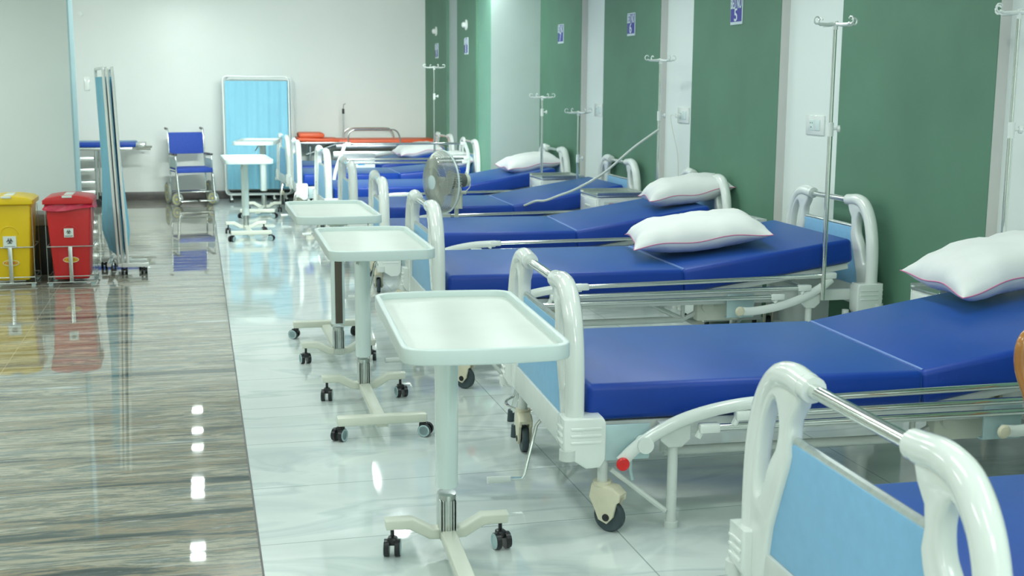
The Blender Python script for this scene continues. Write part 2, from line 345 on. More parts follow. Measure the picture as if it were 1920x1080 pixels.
def end_board(x, sgn, parent, dz, nm):
    """foot or head board in the plane x; sgn=-1 faces away from the bed towards -x"""
    T = Matrix.Translation((x, 0, dz))
    root = None
    for s in (-1, 1):
        mb = MB()
        outer = [(0.455, 0.30), (0.458, 0.45), (0.452, 0.55), (0.437, 0.62), (0.40, 0.69), (0.34, 0.744), (0.27, 0.762), (0.215, 0.76), (0.198, 0.735), (0.212, 0.705), (0.238, 0.675), (0.243, 0.64), (0.236, 0.60), (0.245, 0.57), (0.278, 0.50), (0.315, 0.42), (0.335, 0.34), (0.345, 0.26), (0.40, 0.25)]
        hole = smooth2([(0.325, 0.705), (0.375, 0.665), (0.405, 0.60), (0.418, 0.52), (0.413, 0.475), (0.395, 0.47), (0.372, 0.50), (0.350, 0.545), (0.328, 0.575), (0.300, 0.61), (0.295, 0.665)], 4)
        lo = [(s * fy(a), fz(b)) for a, b in outer]; ho = [(s * fy(a), fz(b)) for a, b in hole]
        mb.prism([lo, ho], 0.042, 0.012, T @ YZ, res=3)
        mb.tube([(x, s * fy(a), fz(b) + dz) for a, b in ARCH], 0.031, 14, smooth=6, flat=1.0)
        # raised collar that takes the chrome bar
        mb.tube([(x, s * 0.25, 0.778 + dz), (x, s * 0.198, 0.774 + dz)], 0.029, 16)
        p = mb.build('side_frame', 'plastic', parent)
    c = MB().tube([(x, -0.21, 0.773 + dz), (x, 0.21, 0.773 + dz)], 0.0155, 14).build('handle_bar', 'chrome', parent)
    tag(c, 'chrome handle bar')
    pan = [(0.35, 0.352), (0.338, 0.44), (0.318, 0.52), (0.292, 0.58), (0.262, 0.615), (0.225, 0.628)]
    pan = [(fy(a), fz(b)) for a, b in pan]; lp = pan + [(-a, b) for a, b in pan[::-1]]
    pn = MB().prism([lp], 0.018, 0.003, T @ YZ).build('board_panel', 'panel', parent)
    tag(pn, 'pale blue centre panel')
    MB().tube([(x, -0.262, 0.645 + dz), (x, 0.262, 0.645 + dz)], 0.010, 8).build('edge_trim', 'steel', pn)
    MB().b2((x - 0.017, -0.42, 0.255 + dz), (x + 0.017, 0.42, 0.352 + dz), 0.006).build('bottom_rail', 'steelwhite', parent)
    for s in (-1, 1):
        mb = MB(); 
        # bumper block wrapping the corner, chamfered underneath
        prof = [(-0.045, 0.385), (0.082, 0.385), (0.092, 0.37), (0.092, 0.25), (0.075, 0.224), (0.03, 0.222), (-0.03, 0.262), (-0.045, 0.29)]
        prof = [(-sgn * a, b + dz) for a, b in prof]
        mb.prism([prof], 0.085, 0.007, Matrix.Translation((x, s * 0.472, 0)) @ XZ, res=2)
        for k in range(3):
            mb.box((x - sgn * 0.028, s * 0.514, 0.352 - k * 0.022 + dz), (0.10, 0.008, 0.009), 0.003)
            mb.box((x + sgn * 0.046, s * 0.472, 0.352 - k * 0.022 + dz), (0.008, 0.07, 0.009), 0.003)
        bp = mb.build('corner_bumper', 'plastic', parent)
        MB().cyl((x + sgn * 0.028, s * 0.50, 0.252 + dz), (x + sgn * 0.028, s * 0.50, 0.285 + dz), 0.026, 16).build('bumper_roller', 'steelwhite', bp)
def caster(x, y, dz, parent, ang):
    t = MB().cyl((x, y, 0.15), (x, y, 0.25 + dz), 0.017, 12)
    st = t.build('caster_stem', 'steelwhite', parent)
    d = Vector((math.cos(ang), math.sin(ang), 0)); rot = Matrix.Rotation(ang, 4, 'Z')
    T = Matrix.Translation((x, y, 0)) @ rot
    side = [(-0.026, 0.152), (0.05, 0.148), (0.074, 0.128), (0.072, 0.108), (0.062, 0.10), (0.052, 0.055), (0.03, 0.03), (0.0, 0.04), (-0.015, 0.075), (-0.034, 0.11)]
    hb = MB()
    for s in (-1, 1):
        hb.prism([side], 0.012, 0.003, T @ Matrix.Translation((0, s * 0.021, 0)) @ XZ)
    hb.prism([[(-0.026, 0.135), (-0.026, 0.156), (0.05, 0.152), (0.074, 0.13), (0.07, 0.118), (0.03, 0.13)]], 0.05, 0.004, T @ XZ)
    hb.cyl((x, y, 0.15), (x, y, 0.162), 0.03, 16)
    h = hb.build('caster_fork', 'cream', st)
    ctr = T @ Vector((0.028, 0, 0.052)); ax = rot @ Vector((0, 1, 0))
    q = Matrix.Translation(ctr) @ rot @ Matrix.Rotation(PI / 2, 4, 'X')
    MB().lathe([(0.03, -0.012), (0.048, -0.013), (0.052, -0.008), (0.052, 0.008), (0.048, 0.013), (0.03, 0.012)], 24, q).build('wheel', 'rubber', st)
    MB().cyl(ctr - ax * 0.030, ctr + ax * 0.030, 0.012, 12).cyl(ctr - ax * 0.031, ctr + ax * 0.031, 0.005, 8).build('axle_cap', 'black', st)
def mattress_profile(c, tilt, lx, z0, th, hw, rnd=0.022):
    """rounded slab; c = start point x,z of its underside, tilt in rad"""
    mb = MB(); mb.box((lx / 2, 0, th / 2), (lx, hw * 2, th), rnd, seg=3)
    mb.bm.transform(Matrix.Translation((c, 0, z0)) @ Matrix.Rotation(-tilt, 4, 'Y'))
    return mb
def build_bed(label, dz=0.0, tilt=R(9.5), raised=False, foot_tilt=0.0):
    t = empty('hospital_bed', (0, 0, 0), 0, label, 'hospital bed', 'hospital beds in the ward row')
    end_board(0, -1, t, dz, 'foot'); end_board(L, 1, t, dz, 'head')
    # frame
    f = MB()
    for s in (-1, 1):
        f.b2((0.03, s * 0.415 - 0.016, 0.295 + dz), (L - 0.03, s * 0.415 + 0.016, 0.35 + dz), 0.004)
    for xx in (0.20, 0.75, 1.25, 1.9):
        f.b2((xx - 0.02, -0.415, 0.30 + dz), (xx + 0.02, 0.415, 0.34 + dz), 0.004)
    for s in (-1, 1):
        f.cyl((0.35, s * 0.30, 0.20 + dz), (1.25, s * 0.30, 0.20 + dz), 0.016, 10)
        f.cyl((1.25, s * 0.30, 0.20 + dz), (1.02, s * 0.30, 0.31 + dz), 0.012, 8)
        f.cyl((1.25, s * 0.30, 0.20 + dz), (1.47, s * 0.30, 0.31 + dz), 0.012, 8)
        f.cyl((1.25, s * 0.30, 0.19 + dz), (1.25, s * 0.30, 0.31 + dz), 0.011, 8)
        f.cyl((0.35, s * 0.30, 0.20 + dz), (0.35, s * 0.30, 0.31 + dz), 0.014, 8)
    f.build('bed_frame', 'steelwhite', t)
    bb = MB().box((1.42, -0.31, 0.245 + dz), (0.22, 0.06, 0.10), 0.01).cyl((1.36, -0.36, 0.27 + dz), (1.36, -0.30, 0.27 + dz), 0.03, 18)
    bb.build('gear_housing', 'base', t)
    MB().box((0.72, 0.0, 0.24 + dz), (0.16, 0.16, 0.10), 0.02).build('motor_housing', 'cream', t)
    # deck boards
    FX = 1.20; z0 = 0.355 + dz; hw = 0.45; th = 0.12
    dk = MB().b2((0.07, -0.40, z0 - 0.014), (FX - 0.01, 0.40, z0), 0.003)
    lb = 0.89
    d2 = MB().b2((0, -0.40, -0.014), (lb, 0.40, 0), 0.003)
    d2.b2((0.05, -0.42, -0.034), (lb - 0.02, -0.395, -0.004), 0.003).b2((0.05, 0.395, -0.034), (lb - 0.02, 0.42, -0.004), 0.003)
    rt = Matrix.Translation((FX + 0.005, 0, z0)) @ Matrix.Rotation(-tilt, 4, 'Y'); d2.bm.transform(rt)
    dk.build('deck', 'steelwhite', t); d2.build('backrest_deck', 'steelwhite', t)
    m1 = mattress_profile(0.045, 0, FX - 0.045, z0, th, hw)
    me = m1; b = mattress_profile(FX + 0.004, tilt, lb + 0.0, z0, th, hw)
    vs = [v.co.copy() for v in b.bm.verts]; b.bm.verts.index_update(); fs = [[v.index for v in ff.verts] for ff in b.bm.faces]; b.bm.free()
    me.add(vs, fs)
    mt = me.build('mattress', 'mattress', t, angle=60)
    MB().tube([(FX + 0.002, -hw + 0.02, z0 + th - 0.005), (FX + 0.002, hw - 0.02, z0 + th - 0.005)], 0.007, 8).build('seam', 'seam', mt)
    # side rails
    for s in (-1, 1):
        y = s * 0.50
        up = raised and s < 0
        if not up:
            pts0 = [(0.145, 0.235), (0.20, 0.285), (0.30, 0.345), (0.41, 0.382), (0.54, 0.404), (0.67, 0.410)]
            pts1 = [(1.46, 0.272), (1.53, 0.268), (1.65, 0.284), (1.77, 0.318), (1.88, 0.37), (1.94, 0.415)]
            tubes = [((0.66, 0.412), (1.94, 0.432)), ((0.54, 0.368), (1.81, 0.375)), ((0.42, 0.332), (1.67, 0.335))]
        else:
            pts0 = [(0.42, 0.25), (0.40, 0.34), (0.41, 0.46), (0.45, 0.58), (0.50, 0.68), (0.54, 0.775)]
            pts1 = [(1.98, 0.25), (2.00, 0.34), (2.02, 0.46), (2.035, 0.58), (2.03, 0.68), (1.99, 0.775)]
            tubes = [((0.56, 0.775), (1.98, 0.775)), ((0.52, 0.62), (2.02, 0.62)), ((0.50, 0.585), (2.0, 0.585))]
        rr = MB()
        for (a, b_) in tubes: rr.cyl((a[0], y, a[1] + dz), (b_[0], y, b_[1] + dz), 0.0115, 12)
        r_ = rr.build('side_rail', 'chrome', t)
        for pp, e_i, q in ((pts0, 0, 1), (pts1, 1, -1)):
            ar = MB().tube([(a, y, b_ + dz) for a, b_ in pp], 0.021, 10, smooth=4, flat=0.6)
            for tb_ in tubes:
                e = tb_[e_i]
                ar.box((e[0] + q * 0.012, y, e[1] + dz), (0.07, 0.034, 0.032), 0.008)
                if not up: ar.cyl((e[0] - 0.01, y, e[1] + dz), (e[0] - 0.025, y, e[1] - 0.03 + dz), 0.011, 8)
            if q == 1: ar.cyl((pp[1][0] + 0.02, y - 0.02, pp[1][1] + dz + 0.004), (pp[1][0] + 0.02, y + 0.02, pp[1][1] + dz + 0.004), 0.026, 18)
            ar.build('rail_arm', 'plastic', r_)
        k0 = pts0[0]
        kb = MB().lathe([(0.019, 0), (0.021, 0.004), (0.021, 0.012), (0.017, 0.016), (0.008, 0.014)], 20, Matrix.Translation((k0[0], y + s * 0.014, k0[1] + dz)) @ Matrix.Rotation(s * -PI / 2, 4, 'X'))
        kb.build('release_knob', 'red', r_)
        k1 = pts1[0]
        MB().lathe([(0.021, 0), (0.024, 0.008), (0.018, 0.016), (0.008, 0.018)], 20, Matrix.Translation((k1[0], y + s * 0.010, k1[1] + dz)) @ Matrix.Rotation(s * -PI / 2, 4, 'X')).build('pivot_cap', 'cream', r_)
        for n_, xx in enumerate(((0.10, 0.245), (1.41, 1.55))):
            pl = MB().b2((xx[0], min(y - s * 0.032, y - s * 0.024), 0.235 + dz), (xx[1], max(y - s * 0.032, y - s * 0.024), 0.350 + dz), 0.002)
            pl.b2((xx[0], min(y - s * 0.032, y - s * 0.055), 0.232 + dz), (xx[1], max(y - s * 0.032, y - s * 0.055), 0.238 + dz))
            if n_ == 0: pl.tube([(0.185, y - s * 0.03, 0.24 + dz), (0.185, y - s * 0.03, 0.20 + dz), (0.193, y - s * 0.03, 0.165 + dz)], 0.006, 8)
            pl.build('rail_bracket', 'zinc', t)
    # corner legs with braces
    for xx, q in ((0.325, -1), (L - 0.33, 1)):
        for s in (-1, 1):
            y = s * 0.47
            lg = MB().cyl((xx, y, 0.0), (xx, y, 0.29 + dz), 0.0165, 14)
            lg.prism([[(xx - 0.05, 0.35 + dz), (xx + 0.05, 0.35 + dz), (xx + 0.05, 0.295 + dz), (xx + 0.022, 0.27 + dz), (xx - 0.022, 0.27 + dz), (xx - 0.05, 0.295 + dz)]], 0.045, 0.004, Matrix.Translation((0, y, 0)) @ XZ)
            lg.cyl((xx, y, 0.0), (xx, y, 0.02), 0.022, 14)
            lg.tube([(xx + q * 0.02, y, 0.055), (xx + q * 0.20, y * 0.97, 0.20 + dz)], 0.009, 8)
            lg.build('leg', 'steelwhite', t)
    for n_, (xx, s, a) in enumerate(((0.10, -1, -0.75), (0.03, 1, -1.62), (L - 0.12, -1, 2.2), (L - 0.12, 1, 1.2))):
        caster(xx, s * 0.45, dz, t, a)
    # foot crank
    ck = MB().tube([(0.16, -0.05, 0.29 + dz), (0.0, -0.05, 0.27 + dz), (-0.03, -0.06, 0.24 + dz), (-0.075, -0.08, 0.075), (-0.085, -0.08, 0.06), (-0.13, -0.08, 0.06)], 0.0065, 8)
    c_ = ck.build('crank', 'chrome', t)
    MB().cyl((-0.125, -0.08, 0.06), (-0.205, -0.08, 0.06), 0.013, 14).build('crank_handle', 'plastic', c_)
    return t
BEDS = {}
def put(o, x, y, ang, sx=1.0, label=None):
    o.location = (x, y, 0); o.rotation_euler = (0, 0, ang)
    if sx != 1: o.scale = (sx, 1, 1)
    if label: o['label'] = label
    return o
bedB = build_bed('hospital bed with blue mattress, second nearest, its foot behind the nearest overbed table')
put(bedB, 1.13, 4.01, R(-3.0))
def bed(x, y, deg, label, sx=1.0, src=None):
    o = copy_tree(src or bedB); return put(o, x, y, R(deg), sx, label)
bedC = put(build_bed('hospital bed with a wide pillow over its mattress hinge, third from the front', dz=0.055, tilt=R(8.5)), 1.06, 5.93, R(-1.8))
bedD = put(build_bed('hospital bed headed below the BED NO 5 sign, fourth from the front', dz=0.03), 1.10, 7.78, R(-3.5))
bedA = bed(1.22, 2.06, -2.0, 'nearest hospital bed, its pale blue foot panel filling the lower right corner', 1, bedB)
bedE = bed(1.09, 9.38, -1.0, 'hospital bed headed below the BED NO 6 sign, a thin tube hanging down to it', 1, bedD)
bedF = bed(1.08, 11.18, 0.5, 'hospital bed headed below the BED NO 7 sign, behind the pedestal fan', 1, bedD)
bedG = put(build_bed('hospital bed with its chrome side rail raised above the mattress', dz=0.03, raised=True, tilt=R(4)), 0.97, 12.85, R(-0.5), 0.84)
bedH = bed(0.93, 14.14, 3.0, 'farthest hospital bed of the row, in front of the orange stretcher', 0.86, bedD)

# ------------------------------------------------------------------ pillows
def pillow(name_label, loc, rot, sx, sy, h, seed):
    n = 26; rnd = random.Random(seed); top = []; mb = MB(); vs = []; fs = []
    ph = [rnd.uniform(0, 6.28) for _ in range(8)]
    def P(u, v, sg):
        e = max(0.0, (1 - abs(u) ** 3.4)) ** 0.6 * max(0.0, (1 - abs(v) ** 3.4)) ** 0.6
        pull = 1 - 0.075 * (1 - (abs(v)) ** 2) * abs(u) ** 3
        pull2 = 1 - 0.10 * (1 - (abs(u)) ** 2) * abs(v) ** 3
        wr = 0.006 * math.sin(9 * u + 4 * v + ph[0]) * math.sin(5 * v + ph[1]) + 0.004 * math.sin(17 * v + 6 * u + ph[2]) * abs(u) + 0.004 * math.sin(19 * u + ph[3]) * abs(v)
        z = sg * h / 2 * e * (1.15 if sg > 0 else 0.85) + wr * min(1, e * 3) * (1 if sg > 0 else 0.3)
        z += 0.008 * (math.sin(6 * u + ph[4]) * abs(v) ** 2 + math.sin(5 * v + ph[5]) * abs(u) ** 2)
        return Vector((u * sx / 2 * pull, v * sy / 2 * pull2, z))
    for sg in (1, -1):
        base = len(vs)
        for i in range(n + 1):
            for j in range(n + 1):
                u = math.sin((i / n - 0.5) * PI * 0.999) ; v = math.sin((j / n - 0.5) * PI * 0.999)
                vs.append(P(u, v, sg))
        for i in range(n):
            for j in range(n):
                a = base + i * (n + 1) + j
                fs.append((a, a + 1, a + n + 2, a + n + 1))
    mb.add(vs, fs)
    o = mb.build('pillow', 'pillow', angle=180); o.location = loc; o.rotation_euler = rot
    tag(o, name_label, 'pillow', 'white pillows on the beds')
    pts = []
    for k in range(28): pts.append(P(-1 + 2 * k / 28, -1, 0))
    for k in range(28): pts.append(P(1, -1 + 2 * k / 28, 0))
    for k in range(28): pts.append(P(1 - 2 * k / 28, 1, 0))
    for k in range(28): pts.append(P(-1, 1 - 2 * k / 28, 0))
    MB().tube(pts, 0.0028, 6, closed=True).build('piping', 'piping', o)
    return o
pillow('large white pillow with pink piping cut by the right edge, on the second nearest bed', (3.05, 4.19, 0.70), (R(3), R(-12), R(-3)), 0.58, 0.46, 0.18, 1)
pillow('wide white pillow lying over the mattress hinge of the third nearest bed', (2.47, 5.86, 0.650), (R(1), R(-7), R(-15)), 0.69, 0.56, 0.17, 2)
pillow('plump white pillow on the raised end of the bed below the BED NO 5 sign', (3.08, 7.50, 0.72), (R(2), R(-9), R(-10)), 0.56, 0.42, 0.17, 3)
pillow('white pillow on the bed below the BED NO 7 sign, beside a chrome drip pole', (2.99, 11.12, 0.675), (R(2), R(-8), R(4)), 0.54, 0.42, 0.16, 4)
pillow('white pillow against the end of the raised side rail', (2.58, 12.78, 0.60), (R(2), R(-4), R(4)), 0.42, 0.46, 0.17, 5)
pillow('farthest white pillow, on the bed in front of the orange stretcher', (2.44, 14.06, 0.645), (R(2), R(-9), R(6)), 0.50, 0.44, 0.15, 6)

# ------------------------------------------------------------------ overbed tables
def twin_caster(x, y, ang, parent, top=0.085):
    d = Vector((math.cos(ang), math.sin(ang), 0)); ax = Vector((-d.y, d.x, 0)); c = Vector((x, y, 0.026)) + d * 0.012
    mb = MB().cyl((x, y, 0.05), (x, y, top), 0.006, 8).box((x + d.x * 0.004, y + d.y * 0.004, 0.045), (0.036, 0.030, 0.026), 0.008, rot=(0, 0, ang))
    for s in (-1, 1): mb.cyl(c + ax * s * 0.008, c + ax * s * 0.024, 0.026, 20)
    cc = mb.build('caster', 'black', parent)
    for s in (-1, 1):
        r = MB(); q = Matrix.Translation(c + ax * s * 0.0245) @ Matrix.Rotation(ang, 4, 'Z') @ Matrix.Rotation(-s * PI / 2, 4, 'X')
        r.lathe([(0.0245, 0), (0.0245, 0.0015), (0.018, 0.0015), (0.018, 0)], 20, q).build('wheel_ring', 'zinc', cc)
def build_table(label, ht=0.73):
    t = empty('overbed_table', (0, 0, 0), 0, label, 'overbed table', 'overbed tables along the foot ends')
    # tray
    def rr(hx, y0, y1, r, bow):
        p = []
        for (cx_, cy_, a0) in ((hx - r, y1 - r, 0), (-hx + r, y1 - r, 90), (-hx + r, y0 + r, 180), (hx - r, y0 + r, 270)):
            p += arc(cx_, cy_, r, a0, a0 + 90, 6)
            if a0 == 180: p += [(-hx + r + (2 * hx - 2 * r) * k / 8, y0 - bow * math.sin(PI * k / 8)) for k in range(1, 8)]
            if a0 == 0: p += [(hx - r - (2 * hx - 2 * r) * k / 8, y1 + bow * math.sin(PI * k / 8)) for k in range(1, 8)]
        return p
    Z = Matrix.Translation((0, 0, ht - 0.022))
    mb = MB().prism([rr(0.206, -0.66, 0.17, 0.055, 0.012)], 0.022, 0.006, Matrix.Translation((0, 0, ht - 0.03)))
    mb.build('tray', 'tray', t)
    MB().prism([rr(0.211, -0.665, 0.175, 0.06, 0.012), rr(0.194, -0.648, 0.158, 0.047, 0.012)], 0.040, 0.004, Matrix.Translation((0, 0, ht - 0.021))).build('tray_rim', 'trayrim', t)
    MB().b2((-0.05, -0.30, ht - 0.060), (0.05, 0.06, ht - 0.04), 0.004).build('tray_bracket', 'base', t)
    # column
    ov = [(0.030 * math.cos(a) * (1.15 if True else 1), 0.048 * math.sin(a)) for a in [2 * PI * k / 24 for k in range(24)]]
    MB().prism([ov], ht - 0.055 - 0.17, 0.001, Matrix.Translation((0, 0, (0.17 + ht - 0.055) / 2))).build('column', 'column', t)
    iv = [(0.028 * math.cos(a), 0.040 * math.sin(a)) for a in [2 * PI * k / 24 for k in range(24)]]
    mb = MB().prism([iv], 0.14, 0.0005, Matrix.Translation((0, 0, 0.115)))
    for k in range(-3, 4): mb.b2((k * 0.008 - 0.0015, -0.042, 0.05), (k * 0.008 + 0.0015, 0.042, 0.17))
    mb.build('inner_post', 'steel', t)
    MB().b2((-0.018, 0.043, 0.21), (0.018, 0.052, ht - 0.06), 0.002).build('guide_slot', 'slot', t)
    MB().tube([(0.02, -0.10, ht - 0.06), (-0.03, -0.20, ht - 0.075), (-0.05, -0.26, ht - 0.115)], 0.006, 8).build('lever', 'steel', t)
    # base
    bs = MB().prism([[(-0.024, -0.66), (0.024, -0.66), (0.024, 0.04), (-0.024, 0.04)]], 0.030, 0.005, Matrix.Translation((0, 0, 0.062)))
    bs.box((0, -0.645, 0.078), (0.36, 0.055, 0.036), 0.008)
    for s in (-1, 1):
        pr = [(0.0, 0.045), (0.055, 0.048), (0.115, 0.082), (0.185, 0.084), (0.188, 0.112), (0.105, 0.112), (0.045, 0.078), (0.0, 0.076)]
        bs.prism([[(s * a, b) for a, b in pr]], 0.05, 0.005, Matrix.Translation((0, 0.0, 0)) @ XZ)
    bs.build('base', 'base', t)
    for (x, y, a) in ((-0.165, -0.645, -2.2), (0.165, -0.645, -0.5), (-0.165, 0.0, -1.75), (0.165, 0.0, -1.35)):
        twin_caster(x, y, a, t, 0.09 if y < -0.1 else 0.095)
    return t
T1 = build_table('nearest overbed table, its pale tray against the footboard of the second nearest bed')
def place(o, x, y, deg): o.location = (x, y, 0); o.rotation_euler = (0, 0, R(deg)); return o
place(T1, 0.69, 3.49, -3)
def set_top(o, dz, dx):
    for ch in o.children:
        if ch.name.split('.')[0] in ('tray', 'tray_rim', 'tray_bracket', 'lever'): ch.location.z = dz
        if ch.name.split('.')[0] in ('tray', 'tray_rim'): ch.location.x = dx
        if ch.name.split('.')[0] == 'column': ch.location.z = dz * 0.9
def tbl(x, y, deg, label, dz=0, dx=0.0):
    o = copy_tree(T1); place(o, x, y, deg); o['label'] = label; set_top(o, dz, dx)
    return o
set_top(T1, 0.043, 0.012)
tbl(0.685, 5.38, -1, 'second nearest overbed table, its ivory tray just behind the nearest table', 0.03, 0.012)
tbl(0.655, 6.13, 180, 'overbed table showing the dark slot in its column, third from the front', 0.035)
tbl(0.41, 11.80, 2, 'overbed table in front of the pale blue folding screen, nearer of the two', 0.0)
tbl(0.68, 13.74, -9, 'farthest overbed table, raised highest in front of the pale blue screen', 0.07, -0.03)

# ------------------------------------------------------------------ drip poles
def build_pole(label, z0, z1, zc):
    t = empty('drip_pole', (0, 0, z0), 0, label, 'drip stand', 'chrome drip poles at the beds')
    h = z1 - z0
    MB().cyl((0, 0, 0), (0, 0, zc - z0), 0.0115, 12).build('outer_pole', 'chrome', t)
    MB().cyl((0, 0, zc - z0), (0, 0, h), 0.0088, 12).build('inner_pole', 'chrome', t)
    c = MB().cyl((0, 0, zc - z0 - 0.035), (0, 0, zc - z0 + 0.03), 0.0145, 14).build('collar', 'plastic', t)
    MB().lathe([(0.006, 0), (0.006, 0.018), (0.016, 0.02), (0.017, 0.032), (0.010, 0.036)], 14, Matrix.Translation((0.012, 0, zc - z0)) @ Matrix.Rotation(PI / 2, 4, 'Y') @ Matrix.Rotation(0.4, 4, 'X')).build('clamp_knob', 'plastic', c)
    hk = MB().cyl((0, 0, h - 0.035), (0, 0, h + 0.004), 0.012, 12)
    for a in (0.18, PI / 2 + 0.18, PI + 0.18, 1.5 * PI + 0.18):
        d = Vector((math.cos(a), math.sin(a), 0)); z = Vector((0, 0, 1))
        pts = [Vector((0, 0, h - 0.008)), d * 0.045 + z * (h - 0.012), d * 0.088 + z * (h - 0.012), d * 0.105 + z * (h - 0.006)]
        for k in range(7):
            th = R(-120 + k * 45); pts.append(d * (0.110 + 0.017 * math.cos(th)) + z * (h + 0.006 + 0.017 * math.sin(th)))
        hk.tube(pts, 0.0045, 8, rs=[0.009, 0.008, 0.006, 0.0045, 0.0045, 0.004, 0.004])
    hk.build('hook_cross', 'zinc' if False else 'plastic', t)
    return t
for (x, y, z0, z1, zc, lb) in (
    (2.935, 5.36, 0.37, 1.70, 1.20, 'tall chrome drip pole in front of the switch plate, on the third nearest bed'),
    (3.24, 4.42, 0.33, 1.71, 1.23, 'chrome drip pole at the right edge, rising behind the large pillow'),
    (3.175, 8.26, 0.34, 1.585, 1.19, 'chrome drip pole rising beside the locker, a thin tube tied to it'),
    (3.05, 9.78, 0.34, 1.185, 0.80, 'shortest chrome drip pole, rising behind the farther locker'),
    (2.985, 10.66, 0.34, 1.30, 1.16, 'chrome drip pole in front of the pillow below the BED NO 7 sign'),
    (2.52, 13.38, 0.34, 1.59, 1.27, 'farthest chrome drip pole, rising behind the pedestal fan')):
    p = build_pole(lb, z0, z1, zc); p.location = (x, y, z0)

# ------------------------------------------------------------------ lockers
def build_locker(label, ht=0.63):
    t = empty('bedside_locker', (0, 0, 0), 0, label, 'bedside locker', 'bedside lockers between the beds')
    MB().b2((0, 0, 0.05), (0.36, 0.40, ht - 0.02), 0.006).b2((-0.004, -0.004, 0.05), (0.014, 0.014, ht), 0.003).b2((-0.004, 0.386, 0.05), (0.014, 0.404, ht), 0.003).build('body', 'plastic', t)
    MB().b2((-0.006, -0.006, ht - 0.022), (0.366, 0.406, ht - 0.008), 0.002).b2((-0.006, -0.006, ht - 0.01), (0.366, -0.002, ht + 0.012)).b2((0.362, -0.006, ht - 0.01), (0.366, 0.406, ht + 0.012)).b2((-0.006, 0.402, ht - 0.01), (0.366, 0.406, ht + 0.012)).build('steel_top', 'steel', t)
    d = MB().b2((-0.012, 0.02, ht - 0.17), (0, 0.38, ht - 0.035), 0.004).build('drawer', 'plastic', t)
    MB().b2((-0.02, 0.14, ht - 0.10), (-0.012, 0.26, ht - 0.085), 0.003).build('handle', 'steelwhite', d)
    d = MB().b2((-0.012, 0.02, 0.07), (0, 0.38, ht - 0.18), 0.004).build('door', 'plastic', t)
    MB().b2((-0.02, 0.30, ht - 0.30), (-0.012, 0.32, ht - 0.22), 0.003).build('handle', 'steelwhite', d)
    s = MB().b2((0.045, -0.0025, ht - 0.10), (0.155, 0, ht - 0.05)).build('sticker', 'paper', t)
    MB().b2((0.08, -0.004, ht - 0.09), (0.12, -0.0025, ht - 0.062)).build('sticker_print', 'pinkink', s)
    s = MB().prism([[(0.17, ht - 0.105), (0.245, ht - 0.105), (0.25, ht - 0.085), (0.225, ht - 0.07), (0.21, ht - 0.08), (0.195, ht - 0.068), (0.18, ht - 0.085)]], 0.003, 0.0, Matrix.Translation((0, -0.0015, 0)) @ XZ).build('sticker', 'blueink', t)
    f = MB()
    for xx in (0.03, 0.33):
        for yy in (0.03, 0.37): f.cyl((xx, yy, 0), (xx, yy, 0.055), 0.014, 10)
    f.build('feet', 'black', t)
    return t
lk = build_locker('white bedside locker with steel top below the BED NO 6 sign, under the sloping tube')
place(lk, 2.745, 8.30, 0)
def locker(x, y, deg, label): o = copy_tree(lk); place(o, x, y, deg); o['label'] = label; return o
locker(2.80, 9.96, 0, 'white bedside locker with steel top, farther one, below the BED NO 7 sign')
locker(2.80, 6.48, 0, 'white bedside locker mostly hidden behind the wide pillow of the third nearest bed').scale.z = 1.0
locker(3.06, 4.57, 0, 'white bedside locker showing as a white corner left of the largest pillow').scale = (0.70, 0.55, 0.84)
locker(1.50, 13.375, 0, 'small white locker with blue and red stickers seen through the raised side rail').scale.y = 0.62

